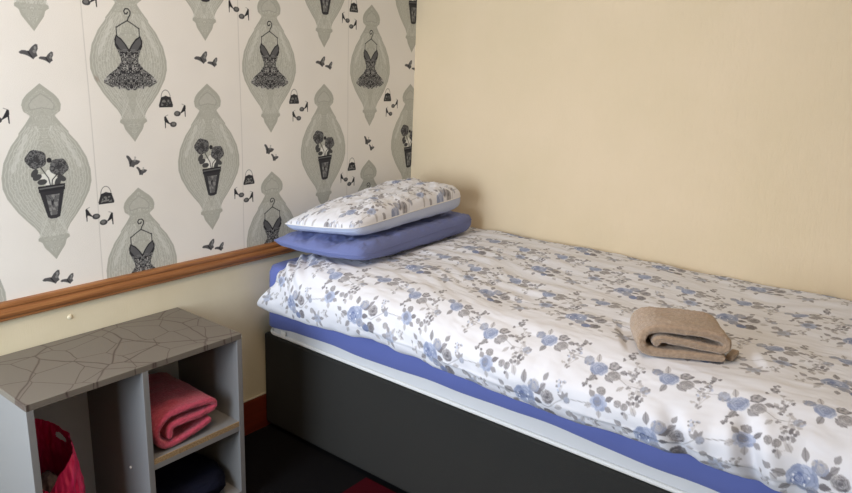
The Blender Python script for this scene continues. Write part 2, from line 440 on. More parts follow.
mt = slab('mattress', XB + .006, -.01, YF + .012, -.026, [.404, .41, .43, .47, .60, .645, .66], [.004, 0, .001, .003, .004, .012, .04], .05, M_mattress)
tag(mt, 'white mattress on the charcoal divan base, its lower band showing under the blue sheet', 'mattress')
# piping round the lower edge
pp = rrect(XB + .003, -.007, YF + .009, -.023, .05, 10); bm = bmesh.new(); n = len(pp); R = []
for i, (x, y) in enumerate(pp):
    a = pp[i - 1]; b = pp[(i + 1) % n]; t = Vector((b[0] - a[0], b[1] - a[1], 0)).normalized(); nn = Vector((t.y, -t.x, 0))
    R.append([bm.verts.new(Vector((x, y, .412)) + nn * (.0065 * math.cos(q)) + Vector((0, 0, .0075 * math.sin(q)))) for q in np.linspace(0, 2 * math.pi, 9)[:-1]])
for i in range(n):
    A, B = R[i], R[(i + 1) % n]
    for k in range(8): bm.faces.new((A[k], A[(k + 1) % 8], B[(k + 1) % 8], B[k]))
from_bm('piping', bm, M_pipe, mt, smooth=True)
bm = bmesh.new(); box(bm, XB - .004, XB + .001, -.135, -.112, .418, .437, .001)
lb = from_bm('care_tag', bm, M_pipe, mt); lb['label'] = 'small white woven care tag'

# fitted sheet
def sheet_low(y):     # lower hem of the fitted sheet along the visible side
    return np.interp(-y, [0, .03, .16, .37, .77, 1.07, 1.33, 1.55, 1.7, 2.0], [.428, .436, .450, .453, .458, .466, .464, .456, .452, .45])
def sheet_jig(X, Y, Z):
    if Z < .50: Z = float(sheet_low(Y)) + (Z - .45)
    return X + .0015 * math.sin(Y * 30 + Z * 15), Y, Z + (.003 * math.sin(Y * 14) if Z < .5 else 0)
sh = slab('fitted_sheet', XB, -.006, YF + .003, -.014, [.447, .449, .452, .49, .55, .60, .645, .668, .679, .681], [.003, .001, -.001, -.001, 0, 0, .001, .008, .03, .30], .05, M_sheet, jig=sheet_jig, closed=False)
sh.data.polygons.foreach_set('use_smooth', [len(p.vertices) == 4 for p in sh.data.polygons])
tag(sh, 'periwinkle blue fitted sheet stretched over the mattress under the floral duvet', 'sheet')

# ------------------------------------------------------------------ floral print
FW, FH = .322, .335
CLOTH = (221, 221, 228)
BL = (136, 146, 176); BL2 = (104, 117, 158); BLP = (184, 191, 212); GR = (146, 143, 147); GRD = (110, 107, 113); GRP = (186, 183, 186)
FL = Canvas(FW, FH, 1000, CLOTH, pad=0.2)
rr = random.Random(11)
def frose(cv, x, y, r, a, b, seed=1):
    q = random.Random(seed * 7 + 1); a = np.array(a, float); b = np.array(b, float)
    cv.ell(x, y, r * .92, r * .85, a * .6 + b * .4, seed, .95, None, .10)
    for ring, n_, sz in ((.78, 8, .34), (.42, 6, .30), (.12, 3, .24)):
        for k in range(n_):
            an = 2 * math.pi * (k + q.uniform(-.2, .2)) / n_ + ring * 3
            t = q.uniform(0, 1); c_ = a * t + b * (1 - t)
            px_, py_ = x + ring * r * math.cos(an), y + ring * r * .92 * math.sin(an)
            cv.ell(px_, py_, sz * r * 1.15, sz * r * .8, c_, an + 1.57, .9)
            cv.stroke([(px_ - sz * r * math.cos(an + 1.2), py_ - sz * r * math.sin(an + 1.2)), (px_ + .3 * sz * r * math.cos(an), py_ + .3 * sz * r * math.sin(an)), (px_ + sz * r * math.cos(an + 1.9), py_ + sz * r * math.sin(an + 1.9))], .0011, a * .82, .7)
def leaf(cv, x, y, L, wd, ang, a, b=None):
    ca, sa = math.cos(ang), math.sin(ang)
    P = []
    for t in np.linspace(0, 1, 9): P.append((t * L, wd * math.sin(math.pi * t ** .8)))
    for t in np.linspace(1, 0, 9): P.append((t * L, -wd * math.sin(math.pi * t ** .8)))
    P = [(x + p * ca - q * sa, y + p * sa + q * ca) for p, q in P]
    cv.poly(P, a, .9)
    if b: cv.stroke([(x, y), (x + L * .9 * ca, y + L * .9 * sa)], .0016, b, .8)
def sprig(cv, x, y, s, a, b, seed):
    q = random.Random(seed)
    for k in range(9):
        an = q.uniform(0, 6.28); d = q.uniform(.004, .024) * s
        xx, yy = x + d * math.cos(an), y + d * 1.2 * math.sin(an)
        cv.stroke([(x, y - .016 * s), (xx, yy)], .0011, GRP, .8)
        for j in range(3):
            cv.ell(xx + q.uniform(-.004, .004) * s, yy + q.uniform(-.004, .004) * s, .0038 * s, .003 * s, q.choice((a, b)), q.uniform(0, 3), .85)
def floral(cv, ox, oy):
    P = lambda a, b: (ox + a, oy + b)
    # main spray: blue rose, side blooms, dark cabbage roses to its right
    cv.stroke([P(.02, .0), P(.07, -.004), P(.11, .03), P(.15, .036), P(.20, .042)], .0018, GR, .9)
    for a, b, L, wd, an, c in ((-.03, .0, .03, .009, 2.9, GR), (-.02, -.02, .028, .008, 3.9, GR), (.03, .02, .03, .009, .6, GRD), (.03, -.02, .034, .010, -.7, GR),
                               (.0, .035, .03, .008, 1.9, GR), (.045, .035, .022, .007, .9, GR), (.05, -.03, .03, .008, -.3, GR), (-.045, -.012, .02, .007, 2.4, GRP), (.028, .0, .026, .008, .1, GRD)):
        leaf(cv, *P(a, b), L, wd, an, c, GRD)
    frose(cv, *P(0, 0), .030, BL, BLP, 1); frose(cv, *P(-.008, -.004), .015, BL2, BLP, 7)
    frose(cv, *P(.026, .036), .016, GRP, BL, 3); frose(cv, *P(.022, -.022), .014, BL, GRP, 4)
    frose(cv, *P(.066, .022), .018, GRD, GRP, 2); frose(cv, *P(.070, -.028), .017, GRD, GRP, 5); frose(cv, *P(.048, -.036), .013, BL, BL2, 6)
    for k in range(7): cv.ell(*P(rr.uniform(-.02, .012), rr.uniform(-.02, .015)), .002, .002, (240, 240, 245), 0, .9)
    # sprig of buds up left
    sprig(cv, *P(-.040, .066), 1.15, GR, GRD, 21)
    leaf(cv, *P(-.048, .03), .02, .006, 2.0, GRP, GR)
    for a, b, an, c in ((-.06, .01, 2.6, GR), (-.03, .045, 2.2, GRP), (.01, -.045, 4.9, GR), (.088, .0, .3, GRP), (.05, .055, 1.3, GR), (.09, -.045, -.6, GRP), (-.025, -.04, 4.2, GRP)): leaf(cv, *P(a, b), .022, .007, an, c, GR)
    sprig(cv, *P(.10, .055), .7, GR, BLP, 61); sprig(cv, *P(-.07, -.02), .7, GR, GRP, 62)
    # small bud on the branch, second grey-blue bloom
    for an in (1.2, 2.0, 2.8): leaf(cv, *P(.112, .030), .02, .005, an, GR, None)
    frose(cv, *P(.118, .028), .009, BLP, GR, 8)
    frose(cv, *P(.200, .048), .021, BLP, BL, 9); frose(cv, *P(.196, .050), .011, BL, GR, 10)
    for an, c in ((.6, GRD), (1.5, GR), (2.5, GR), (-.3, GR), (-1.4, GRP), (3.6, GRP)): leaf(cv, *P(.200 + .018 * math.cos(an), .048 + .018 * math.sin(an)), .020, .007, an, c, GR)
    frose(cv, *P(.196, .078), .011, GR, GRP, 12)
    # grey-lilac spray low between the roses
    frose(cv, *P(.155, -.030), .018, BLP, GR, 13); frose(cv, *P(.128, -.006), .010, GRP, GR, 14)
    for an, c in ((.2, GR), (1.2, GRP), (2.2, GR), (3.3, GR), (4.4, GRP), (5.3, GR)): leaf(cv, *P(.155 + .012 * math.cos(an), -.030 + .012 * math.sin(an)), .022, .006, an, c, GR)
    sprig(cv, *P(.190, -.004), .7, GR, GRP, 23); sprig(cv, *P(.155, .098), .95, GR, GRD, 24)
    for j, (a, b) in enumerate(((.245, .060), (.262, .058))): frose(cv, *P(a, b), .009, GR, GRP, 15 + j)
def floral2(cv, ox, oy):
    P = lambda a, b: (ox + a, oy + b)
    for a, b, L, wd, an, c in ((-.02, .006, .03, .009, 2.7, GR), (.02, .012, .034, .010, .5, GRD), (.022, -.012, .03, .009, -.5, GR), (.0, -.02, .026, .008, -1.8, GR), (-.01, .02, .028, .007, 1.9, GRP), (.05, .01, .022, .007, .2, GR)):
        leaf(cv, *P(a, b), L, wd, an, c, GRD)
    frose(cv, *P(0, 0), .022, BL, BLP, 31); frose(cv, *P(-.032, .012), .013, GRP, BL, 32); frose(cv, *P(.042, -.006), .016, GR, GRP, 33); frose(cv, *P(.03, .024), .012, GRP, GRD, 34)
    sprig(cv, *P(.085, .02), .9, GR, GRD, 35); sprig(cv, *P(-.075, -.004), .9, GR, GRP, 36)
    cv.stroke([P(.04, .0), P(.08, -.02), P(.12, -.018)], .0016, GR, .8); frose(cv, *P(.125, -.018), .012, BLP, GR, 37)
for i in (-1, 0, 1):
    for j in (-1, 0, 1):
        floral(FL, .07 + i * FW, .10 + j * FH)
        floral2(FL, .235 + i * FW, .235 + j * FH)
        floral2(FL, .075 + i * FW, .272 + j * FH)
        sprig(FL, .02 + i * FW, .215 + j * FH, 1.0, GR, GRP, 51); sprig(FL, .29 + i * FW, .31 + j * FH, 1.0, GR, GRD, 52); sprig(FL, .16 + i * FW, .255 + j * FH, .8, BLP, GR, 53)
        leaf(FL, .30 + i * FW, .19 + j * FH, .022, .006, 1.0, GRP, GR); leaf(FL, .17 + i * FW, .30 + j * FH, .02, .006, 2.2, GR, GR)
M_floral = mat('floral_cotton', CLOTH, .85, bump=(700, .15, (1, 1, 1)), attr=True, sheen=.08)

# ------------------------------------------------------------------ duvet
def low_z(y):
    return np.interp(-y, [0, .06, .12, .32, .49, .645, .72, .84, 1.04, 1.22, 1.30, 1.415, 1.545, 1.66, 1.70, 1.75, 1.80, 1.86, 1.9, 2.05],
                     [.530, .533, .527, .538, .560, .580, .580, .577, .579, .576, .571, .577, .583, .588, .582, .584, .572, .578, .57, .565])
def duvet():
    nv = 1300; ys = np.linspace(-.055, -2.07, nv)
    # cross-section control polygon (x, z) from wall over the crest down to the hem, then curled under
    rows = []
    from math import pi
    ns = 560
    for y in ys:
        zl = float(low_z(y)); bulge = .012 * math.sin(y * 4.1 + .6) + .006 * math.sin(y * 11)
        hk = 1 - sst(.05, .30, -y)
        xo = -.985 - bulge - .03 * sst(.3, 1.3, -y) + .03 * hk
        ctl = np.array([(-.012, .690), (-.006, .735), (-.03, .752), (-.20, .752), (-.45, .746), (-.70, .743), (-.85, .740), (-.935, .716), (xo + .007, .668), (xo - .002, .62),
                        (xo + .002, zl + .03), (xo + .012, zl + .006), (xo + .03, zl), (-.925, zl + .012), (-.893, zl + .03)])
        ctl[3:8, 1] -= np.array([0, 0, .002, .018, .034]) * hk; ctl[8, 1] -= .02 * hk
        # Catmull-Rom
        p = np.vstack([2 * ctl[0] - ctl[1], ctl, 2 * ctl[-1] - ctl[-2]])
        seg = []
        for i in range(1, len(p) - 2):
            t = np.linspace(0, 1, 24, endpoint=False)[:, None]
            seg.append(.5 * ((2 * p[i]) + (-p[i - 1] + p[i + 1]) * t + (2 * p[i - 1] - 5 * p[i] + 4 * p[i + 1] - p[i + 2]) * t ** 2 + (-p[i - 1] + 3 * p[i] - 3 * p[i + 1] + p[i + 2]) * t ** 3))
        c = np.vstack(seg + [ctl[-1:]]); L = np.concatenate([[0], np.cumsum(np.hypot(*np.diff(c, axis=0).T))])
        rows.append((c, L))
    smax = 1.16
    P = np.zeros((ns, nv, 3)); UV = np.zeros((ns, nv, 2))
    f = np.linspace(0, 1, ns)
    for j, (c, L) in enumerate(rows):
        s = f * L[-1]
        P[:, j, 0] = np.interp(s, L, c[:, 0]); P[:, j, 2] = np.interp(s, L, c[:, 1]); P[:, j, 1] = ys[j]
        UV[:, j, 0] = -ys[j]; UV[:, j, 1] = L[-1] - s - .06
    S_ = UV[:, :, 1]; Y = -P[:, :, 1]
    # head edge: slants back towards the crest, corner drawn out to a point
    up = sst(.0, .13, S_)
    shift = -.085 * up * (1 - sst(.0, .4, Y)) - .03 * sst(.25, .45, S_) * (1 - sst(0, .4, Y))
    P[:, :, 1] += shift
    cor = np.exp(-(Y / .07) ** 2) * np.exp(-((S_ - .0) / .06) ** 2)
    P[:, :, 0] -= .0 * cor
    # puffiness and wrinkles along the local normal
    dPu = np.gradient(P, axis=0); dPv = np.gradient(P, axis=1); N = np.cross(dPu, dPv); N /= np.linalg.norm(N, axis=2, keepdims=True) + 1e-9
    if N[100, 600, 2] < 0: N = -N
    front = 1 - sst(.16, .34, S_)
    h = .014 * fbm(Y * 3.2, S_ * 4.2, 3, 3)
    h += .0055 * fbm(Y * 9 + 2.5 * S_, S_ * 22, 13, 3)
    # fine creases running obliquely near the head
    q = fbm(Y * 3, S_ * 3, 40, 2)
    h += .0075 * np.exp(-(Y / .55) ** 2) * np.sin((S_ * 1.0 + Y * .42) * 105 + 5 * q) * sst(.05, .2, S_) * (1 - sst(.55, .8, S_)) * (.5 + fbm(Y * 7, S_ * 9, 44, 2))
    h += .0034 * np.sin((S_ - Y * .16) * 80 + 6 * q) * (.4 + fbm(Y * 4, S_ * 4, 48, 2)) * (1 - .6 * front)
    # soft vertical folds down the hanging side
    h += front * .006 * fbm(Y * 13 + 1.5 * S_, S_ * 3, 50, 3)
    # two deep pinched creases where the duvet bunches
    def crease(y0, y1, s0, s1, dep, wd):
        t = np.clip((S_ - s0) / (s1 - s0), 0, 1); yc = y0 + (y1 - y0) * t
        fade = (1 - sst(.55, 1.0, (S_ - s0) / (s1 - s0))) 
        d = (Y - yc) / wd
        return -dep * np.exp(-d * d) * fade + dep * .35 * np.exp(-((d + 1.9) / 1.2) ** 2) * fade + dep * .5 * np.exp(-((d - 2.0) / 1.2) ** 2) * fade
    hc = crease(1.655, 1.58, .0, .21, .022, .020)
    hc = hc + crease(1.80, 1.73, .0, .24, .026, .021)
    ff = f[:, None]; h *= sst(.0, .03, ff) * (1 - sst(.945, .985, ff))
    P += N * h[..., None]
    hc = hc * (1 - sst(.93, .965, ff)); P[:, :, 0] -= hc * (1 - .7 * sst(.10, .2, S_)); P[:, :, 2] += hc * (.2 + .6 * sst(.10, .2, S_))
    msk = sst(-.86, -.78, P[:, :, 0]) * (1 - sst(.40, .50, -P[:, :, 1]))
    P[:, :, 2] -= msk * np.maximum(P[:, :, 2] - .737, 0)
    # the towel presses a shallow bed into the duvet
    axn = np.array([.115, -.21]); axn /= np.hypot(*axn); qx = P[:, :, 0] + .893; qy = P[:, :, 1] + 1.453
    ta = qx * axn[0] + qy * axn[1]; td = -qx * axn[1] + qy * axn[0]
    mk = sst(-.035, -.01, ta) * (1 - sst(.29, .32, ta)) * sst(-.035, -.008, td) * (1 - sst(.17, .20, td))
    P[:, :, 2] -= mk * np.maximum(P[:, :, 2] - .740, 0)
    # round off head end
    hd = np.arange(nv); k = np.clip(1 - (Y[:, :] - .055) / .07, 0, 1)
    P -= N * ((.004 + .031 * sst(.02, .14, S_)) * (1 - np.sqrt(np.clip(1 - k * k, 0, 1))))[..., None]
    P[:, :, 0] = np.minimum(P[:, :, 0], -.004)
    # foot end drop
    ft = sst(2.01, 2.07, Y); P[:, :, 2] -= .08 * ft * sst(.1, .3, S_)
    col = FL.sample(UV[:, :, 0] - .904 + .07 + FW * 4, UV[:, :, 1] - .095 + .10 + FH * 4)
    # hem piping slightly lilac
    V, Q = grid_arrays(P); nV = len(V)
    # underside: same outline pulled in so the duvet is a closed, thick body
    inner = P - N * .035
    inner[:, :, 2] = np.maximum(inner[:, :, 2], np.where(inner[:, :, 0] > XB - .004, .686, 0))
    inner[:, :, 1] = inner[:, :, 1] 
    sub = inner[::4, ::4]
    # head edge skirt: connect first column of outer surface downwards
    H = P[:, 0]; Hi = H - N[:, 0] * .012
    Hi[:, 2] = np.maximum(Hi[:, 2], np.where(Hi[:, 0] > XB - .004, .684, 0)); Hi[:, 1] -= .012
    H2 = np.stack([H, H * .35 + Hi * .65 + np.array([0, .006, 0]), Hi], 1)
    V2, Q2 = grid_arrays(H2, flip=True)
    c2 = np.repeat(col[:, :1], 3, 1).reshape(-1, 3)
    T = P[:, -1]; Ti = T.copy(); Ti[:, 2] = np.minimum(T[:, 2], .60); Ti[:, 1] += .0
    o = raw_mesh('duvet', np.vstack([V, V2]), np.vstack([Q, Q2 + nV]), M_floral, np.vstack([col.reshape(-1, 3), c2]))
    return tag(o, 'white duvet printed with blue and grey roses spread over the bed', 'duvet')
dv = duvet()

# ------------------------------------------------------------------ pillows
def pillow(name, TL, TR, FR, FLc, ht, hb, n, Mt, Mb, wr, seed, paint=None, clampz=None, ceil=None, lb=.04):
    u = np.linspace(-1, 1, n * 3 // 2); v = np.linspace(-1, 1, n)
    U, Vv = np.meshgrid(u, v, indexing='ij')
    # concave sides, pinched corners
    Uc = U * (1 - .035 * (1 - Vv ** 2) * 0 - .03 * (1 - U ** 2) * 0) * (1 + .02 * Vv ** 2 * 0)
    a = (1 - U) / 2; b = (1 + U) / 2; c = (1 + Vv) / 2; d = (1 - Vv) / 2     # v=+1 back (wall), v=-1 front
    TL, TR, FR, FLc = map(np.array, (TL, TR, FR, FLc))
    B = (a * c)[..., None] * TL + (b * c)[..., None] * TR + (b * d)[..., None] * FR + (a * d)[..., None] * FLc
    cen = (TL + TR + FR + FLc) / 4
    inw = (np.where(U < 0, -lb, .045) * (1 - Vv ** 2) * np.abs(U) ** 3)[..., None] + .030 * ((1 - U ** 2) * np.abs(Vv) ** 3)[..., None]
    B = B + (cen - B) * inw * np.array([1, 1, 0])
    B = B + (cen - B) * (np.where(U > 0, 1, np.where(Vv < 0, 1, 0)) * U ** 8 * Vv ** 8 * .06)[..., None] * np.array([1, 1, 0])
    eu = np.where(U < 0, 3.2, 9.0); prof = np.clip((1 - np.abs(U) ** eu) * (1 - np.abs(Vv) ** np.where(Vv < 0, 6.0, 3.5)), 0, 1) ** .44
    profb = np.clip((1 - np.abs(U) ** np.where(U < 0, 7.0, 14.0)) * (1 - np.abs(Vv) ** 12.0), 0, 1) ** .45
    w1 = wr * (fbm(U * 3.5, Vv * 3, seed, 4) + .7 * fbm(U * 2 + Vv * 5, Vv * 2 - U * 6, seed + 9, 3)) * (.35 + prof)
    edge = np.minimum(1 - np.abs(U), 1 - np.abs(Vv)); w1 = w1 * sst(0, .06, edge)
    top = B.copy(); top[..., 2] += ht * prof + w1
    bot = B.copy(); bot[..., 2] -= hb * profb * (1 + .18 * U) - w1 * .35
    out = .018 * (prof * (np.abs(Vv) ** 8))   # front bulges out below seam
    bot[..., 1] += np.where(Vv < 0, -out, 0)
    if clampz is not None: bot[..., 2] = np.maximum(bot[..., 2], clampz)
    if ceil is not None: top[..., 2] -= np.maximum(top[..., 2] - ceil, 0) * .95
    w2 = wr * .5 * (fbm(U * 7 + Vv * 3, Vv * 7, seed + 20, 3)) * sst(0, .06, edge); top[..., 1] += np.where(Vv < -.6, w2, 0) ; bot[..., 1] += np.where(Vv < -.6, w2, 0)
    bot[..., 2] = np.minimum(bot[..., 2], top[..., 2])
    V1, Q1 = grid_arrays(top); V2, Q2 = grid_arrays(bot, flip=True)
    if paint is not None:
        ct = paint(U, Vv, True).reshape(-1, 3); cb = paint(U, Vv, False).reshape(-1, 3); col = np.vstack([ct, cb])
    else: col = None
    o = raw_mesh(name, np.vstack([V1, V2]), np.vstack([Q1, Q2 + len(V1)]), [Mt, Mb], col, np.concatenate([np.zeros(len(Q1)), np.ones(len(Q2))]))
    rim = np.concatenate([B[:, 0], B[-1, 1:], B[-2::-1, -1], B[0, -2:0:-1]])
    return o, rim
def tube_closed(name, pts, r, M, parent, step=2):
    pts = pts[::step]; bm = bmesh.new(); n = len(pts); R = []
    for i in range(n):
        t = Vector(pts[(i + 1) % n] - pts[i - 1]).normalized(); u = t.cross(Vector((0, 0, 1))).normalized(); w_ = t.cross(u)
        R.append([bm.verts.new(Vector(pts[i]) + u * r * math.cos(q) + w_ * r * math.sin(q)) for q in np.linspace(0, 2 * math.pi, 7)[:-1]])
    for i in range(n):
        A, B = R[i], R[(i + 1) % n]
        for k in range(6): bm.faces.new((A[k], A[(k + 1) % 6], B[(k + 1) % 6], B[k]))
    return from_bm(name, bm, M, parent, smooth=True)
M_bluecase = mat('blue_pillowcase', (106, 116, 166), .8, bump=(900, .2, (1, 1, 1)), sheen=.1)
lowp, rim = pillow('pillow', (-.885, -.085, .782), (-.10, -.05, .79), (-.085, -.43, .797), (-.835, -.475, .788), .042, .046, 200, M_bluecase, M_bluecase, .017, 5, clampz=.742, ceil=.826, lb=.08)
tag(lowp, 'plain periwinkle blue pillow lying on the duvet, lower of the two', 'pillow', 'pillows at the head of the bed')
tube_closed('seam', rim, .0022, M_bluecase, lowp)
M_stripe = mat('blue_striped_underside', (176, 188, 220), .8, attr=True)
def paint_pillow(U, V, topside):
    x = U * .37; y = V * .24
    if topside: return FL.sample(x + .21, y + .02)
    s = .5 + .5 * np.sin(x * 2 * np.pi / .007)
    return np.array([186, 196, 224.]) * (1 - .1 * s[..., None]) + 4
topp, rim = pillow('pillow', (-.88, -.14, .852), (-.15, -.07, .895), (-.165, -.42, .905), (-.83, -.445, .879), .060, .050, 300, M_floral, M_stripe, .009, 22, paint_pillow, clampz=.829, lb=.05)
tag(topp, 'floral white pillow with pale blue striped underside, on top of the plain blue pillow', 'pillow', 'pillows at the head of the bed')
tube_closed('piping', rim, .0024, M_floral if False else mat('pillow_piping', (226, 224, 224), .8), topp)

# ------------------------------------------------------------------ folded towels
def offset_outline(cl, th, ncap=6):
    cl = np.array(cl, float)
    # smooth centreline
    p = np.vstack([2 * cl[0] - cl[1], cl, 2 * cl[-1] - cl[-2]]); seg = []
    for i in range(1, len(p) - 2):
        t = np.linspace(0, 1, 8, endpoint=False)[:, None]
        seg.append(.5 * ((2 * p[i]) + (-p[i - 1] + p[i + 1]) * t + (2 * p[i - 1] - 5 * p[i] + 4 * p[i + 1] - p[i + 2]) * t ** 2 + (-p[i - 1] + 3 * p[i] - 3 * p[i + 1] + p[i + 2]) * t ** 3))
    c = np.vstack(seg + [cl[-1:]])
    d = np.gradient(c, axis=0); d /= np.linalg.norm(d, axis=1, keepdims=True); nrm = np.stack([-d[:, 1], d[:, 0]], 1)
    L = c + nrm * th / 2; R = c - nrm * th / 2
    def cap(ctr, a0):
        return [ctr + th / 2 * np.array([math.cos(a0 - math.pi * k / ncap), math.sin(a0 - math.pi * k / ncap)]) for k in range(1, ncap)]
    e = cap(c[-1], math.atan2(nrm[-1, 1], nrm[-1, 0])); s = cap(c[0], math.atan2(-nrm[0, 1], -nrm[0, 0]))
    return np.vstack([L, e, R[::-1], s])
def towel(name, cl, th, depth, origin, ax, M, seed, label, group=None, sag=0.0, top_slope=0.0, nz=.0022):
    """ribbon folded along its centreline, seen end on at the front; ax = direction of the front edge in plan"""
    out = offset_outline(cl, th); n = len(out); cen = out.mean(0)
    ax = Vector((ax[0], ax[1], 0)).normalized(); dp = Vector((-ax.y, ax.x, 0))
    ks = [0, .004, .012, .03] + list(np.linspace(.05, 1 - .05, 26)) + [.97, .988, .996, 1]
    bm = bmesh.new(); rings = []
    cl_s = np.array(cl)
    for t in ks:
        e = min(t, 1 - t) * depth; rad = .010
        ins = rad - math.sqrt(max(0, rad ** 2 - (rad - min(e, rad)) ** 2))
        o2 = offset_outline(cl, th - 2 * ins * .75)
        ring = []
        for i, (a, b) in enumerate(o2):
            dn = nz * 2.2 * float(fbm(a * 22 + seed, t * depth * 22 + b * 14, seed, 3))
            b2 = b * (1 + top_slope * t) + dn + sag * math.sin(math.pi * t) * 0
            a2 = a + nz * 2 * float(fbm(b * 25 + 4, t * depth * 20, seed + 5, 3))
            dd = t * depth + nz * 2.5 * float(fbm(a * 20, b * 30, seed + 8, 3)) * (1 - 2 * t)
            b2 = max(b2, .001)
            ring.append(bm.verts.new(Vector(origin) + ax * a2 + dp * dd + Vector((0, 0, b2))))
        rings.append(ring)
    for A, B in zip(rings[:-1], rings[1:]):
        for i in range(n): bm.faces.new((A[i], A[(i + 1) % n], B[(i + 1) % n], B[i]))
    f1 = bm.faces.new(rings[0][::-1]); f2 = bm.faces.new(rings[-1]); f1.normal_update(); f2.normal_update()
    bmesh.ops.triangulate(bm, faces=[f1, f2], ngon_method='EAR_CLIP')
    o = from_bm(name, bm, M, smooth=True)
    sd = o.modifiers.new('s', 'SUBSURF'); sd.levels = 1; sd.render_levels = 2
    tx = bpy.data.textures.new(name + '_pile', 'CLOUDS'); tx.noise_scale = .006; tx.noise_depth = 2
    dm = o.modifiers.new('d', 'DISPLACE'); dm.texture = tx; dm.texture_coords = 'LOCAL'; dm.strength = .0028; dm.mid_level = .5
    return tag(o, label, 'towel', group)
M_tan = mat('tan_terry', (172, 148, 126), .95, bump=(420, .9, (1, 1, 1)), noise=(120, (154, 131, 110), (1, 1, 1)), sheen=.35, spec=.05)
M_pink = mat('pink_terry', (198, 76, 100), .95, bump=(420, .9, (1, 1, 1)), noise=(120, (182, 62, 88), (1, 1, 1)), sheen=.3, spec=.05)
zt = .752
tan = towel('folded_towel', [(.205, .013), (.12, .0125), (.035, .0130), (.012, .032), (.018, .060), (.05, .073), (.12, .075), (.185, .070), (.209, .057), (.208, .038), (.17, .0385), (.11, .0435), (.068, .0475), (.047, .042), (.048, .036)],
      .0225, .15, (-.893, -1.453, .742), (.115, -.21), M_tan, 3, 'folded tan towel lying on the floral duvet')
bm = bmesh.new(); box(bm, -.760, -.702, -1.652, -1.632, .742, .756, .006)
from_bm('towel_corner', bm, M_tan, tan)

# ------------------------------------------------------------------ shelf unit
X0, X1, YU, H = -1.875, -1.240, -.346, .595; T = .018; YB = -.018
def top_lines(nt, b, tc):
    mp = nt.nodes.new('ShaderNodeMapping'); mp.inputs['Scale'].default_value = (1, 1.0, 1)
    nz = nt.nodes.new('ShaderNodeTexNoise'); nz.inputs['Scale'].default_value = 6
    ad = nt.nodes.new('ShaderNodeMixRGB'); ad.blend_type = 'ADD'; ad.inputs[0].default_value = .05
    vo = nt.nodes.new('ShaderNodeTexVoronoi'); vo.feature = 'DISTANCE_TO_EDGE'; vo.inputs['Scale'].default_value = 9.5; vo.voronoi_dimensions = '2D'
    r = nt.nodes.new('ShaderNodeValToRGB'); r.color_ramp.elements[0].position = .0; r.color_ramp.elements[0].color = (*lin((74, 60, 56)), 1)
    r.color_ramp.elements[1].position = .022; r.color_ramp.elements[1].color = (*lin((112, 105, 96)), 1)
    nt.links.new(tc.outputs['Object'], mp.inputs[0]); nt.links.new(mp.outputs[0], nz.inputs[0]); nt.links.new(mp.outputs[0], ad.inputs[1]); nt.links.new(nz.outputs['Color'], ad.inputs[2])
    v2 = nt.nodes.new('ShaderNodeTexVoronoi'); v2.feature = 'DISTANCE_TO_EDGE'; v2.inputs['Scale'].default_value = 5.3; v2.voronoi_dimensions = '2D'
    mm = nt.nodes.new('ShaderNodeMath'); mm.operation = 'MINIMUM'
    nt.links.new(ad.outputs[0], vo.inputs[0]); nt.links.new(ad.outputs[0], v2.inputs[0]); nt.links.new(vo.outputs['Distance'], mm.inputs[0]); nt.links.new(v2.outputs['Distance'], mm.inputs[1]); nt.links.new(mm.outputs[0], r.inputs[0]); nt.links.new(r.outputs[0], b.inputs['Base Color'])
M_top = mat('crackle_laminate', (112, 105, 96), .45, build=top_lines)
M_grey = mat('grey_laminate', (131, 130, 130), .5, bump=(60, .08, (1, 1, 1)))
M_edge = mat('pale_grey_edge', (158, 160, 162), .5)
M_chip = mat('raw_chipboard_edge', (172, 146, 110), .8, noise=(260, (140, 114, 82), (1, 1, 1)))
M_screw = mat('white_cap', (225, 222, 214), .5)
un = empty('shelf_unit', (X0, YU, 0))
tag(un, 'grey open shelf unit with crackle-line top beside the bed', 'shelf unit')
b_ = .0012
boxo('top_panel', (X0, X1, YU, -.004, H - T, H), [M_top], un, b_)
boxo('side_panel', (X0, X0 + T, YU, YB, 0, H - T), M_grey, un, b_)
boxo('side_panel', (X1 - T, X1, YU, YB, 0, H - T), M_grey, un, b_)
XD = -1.564
boxo('divider_panel', (XD - .009, XD + .009, YU, YB, T + .03, H - T), M_grey, un, b_)
boxo('back_panel', (X0 + .002, X1 - .002, YB, YB + .004, .02, H - T), mat('lit_back_board', (196, 199, 206), .6), un)['label'] = 'thin back board with the light on it put into its colour'  # board colour lightened to stand for the light that reaches it
boxo('bottom_panel', (X0 + T, X1 - T, YU, YB, .03, .03 + T), M_grey, un, b_)
sf = boxo('shelf', (XD + .009, X1 - T, YU + .004, YB, .284, .300), M_grey, un)
boxo('shelf_edge', (XD + .009, X1 - T, YU + .001, YU + .004, .284, .300), M_chip, sf)['label'] = 'raw chipboard front edge'
boxo('rail', (XD + .009, X1 - T, YU + .001, YU + .013, .267, .284), M_grey, un)
for (x, y, z, ax) in ((XD - .010, -.248, .245, 0), (X1 + .001, YU + .004, H - .012, 0)):
    bm = bmesh.new(); bmesh.ops.create_uvsphere(bm, u_segments=12, v_segments=8, radius=.0042)
    for v in bm.verts: v.co = Vector((x + v.co.x * .8, y + v.co.y, z + v.co.z))
    from_bm('screw_cap', bm, M_screw, un, smooth=True)

pink = towel('folded_towel', [(.185, .034), (.12, .018), (.05, .0115), (.014, .035), (.013, .075), (.05, .101), (.12, .106), (.19, .096), (.211, .080), (.195, .067), (.15, .068), (.09, .071), (.058, .062), (.050, .040)],
      .021, .25, (-1.541, -.335, .303), (1, .03), M_pink, 9, 'folded pink towel on the upper right shelf of the grey unit', top_slope=.12)

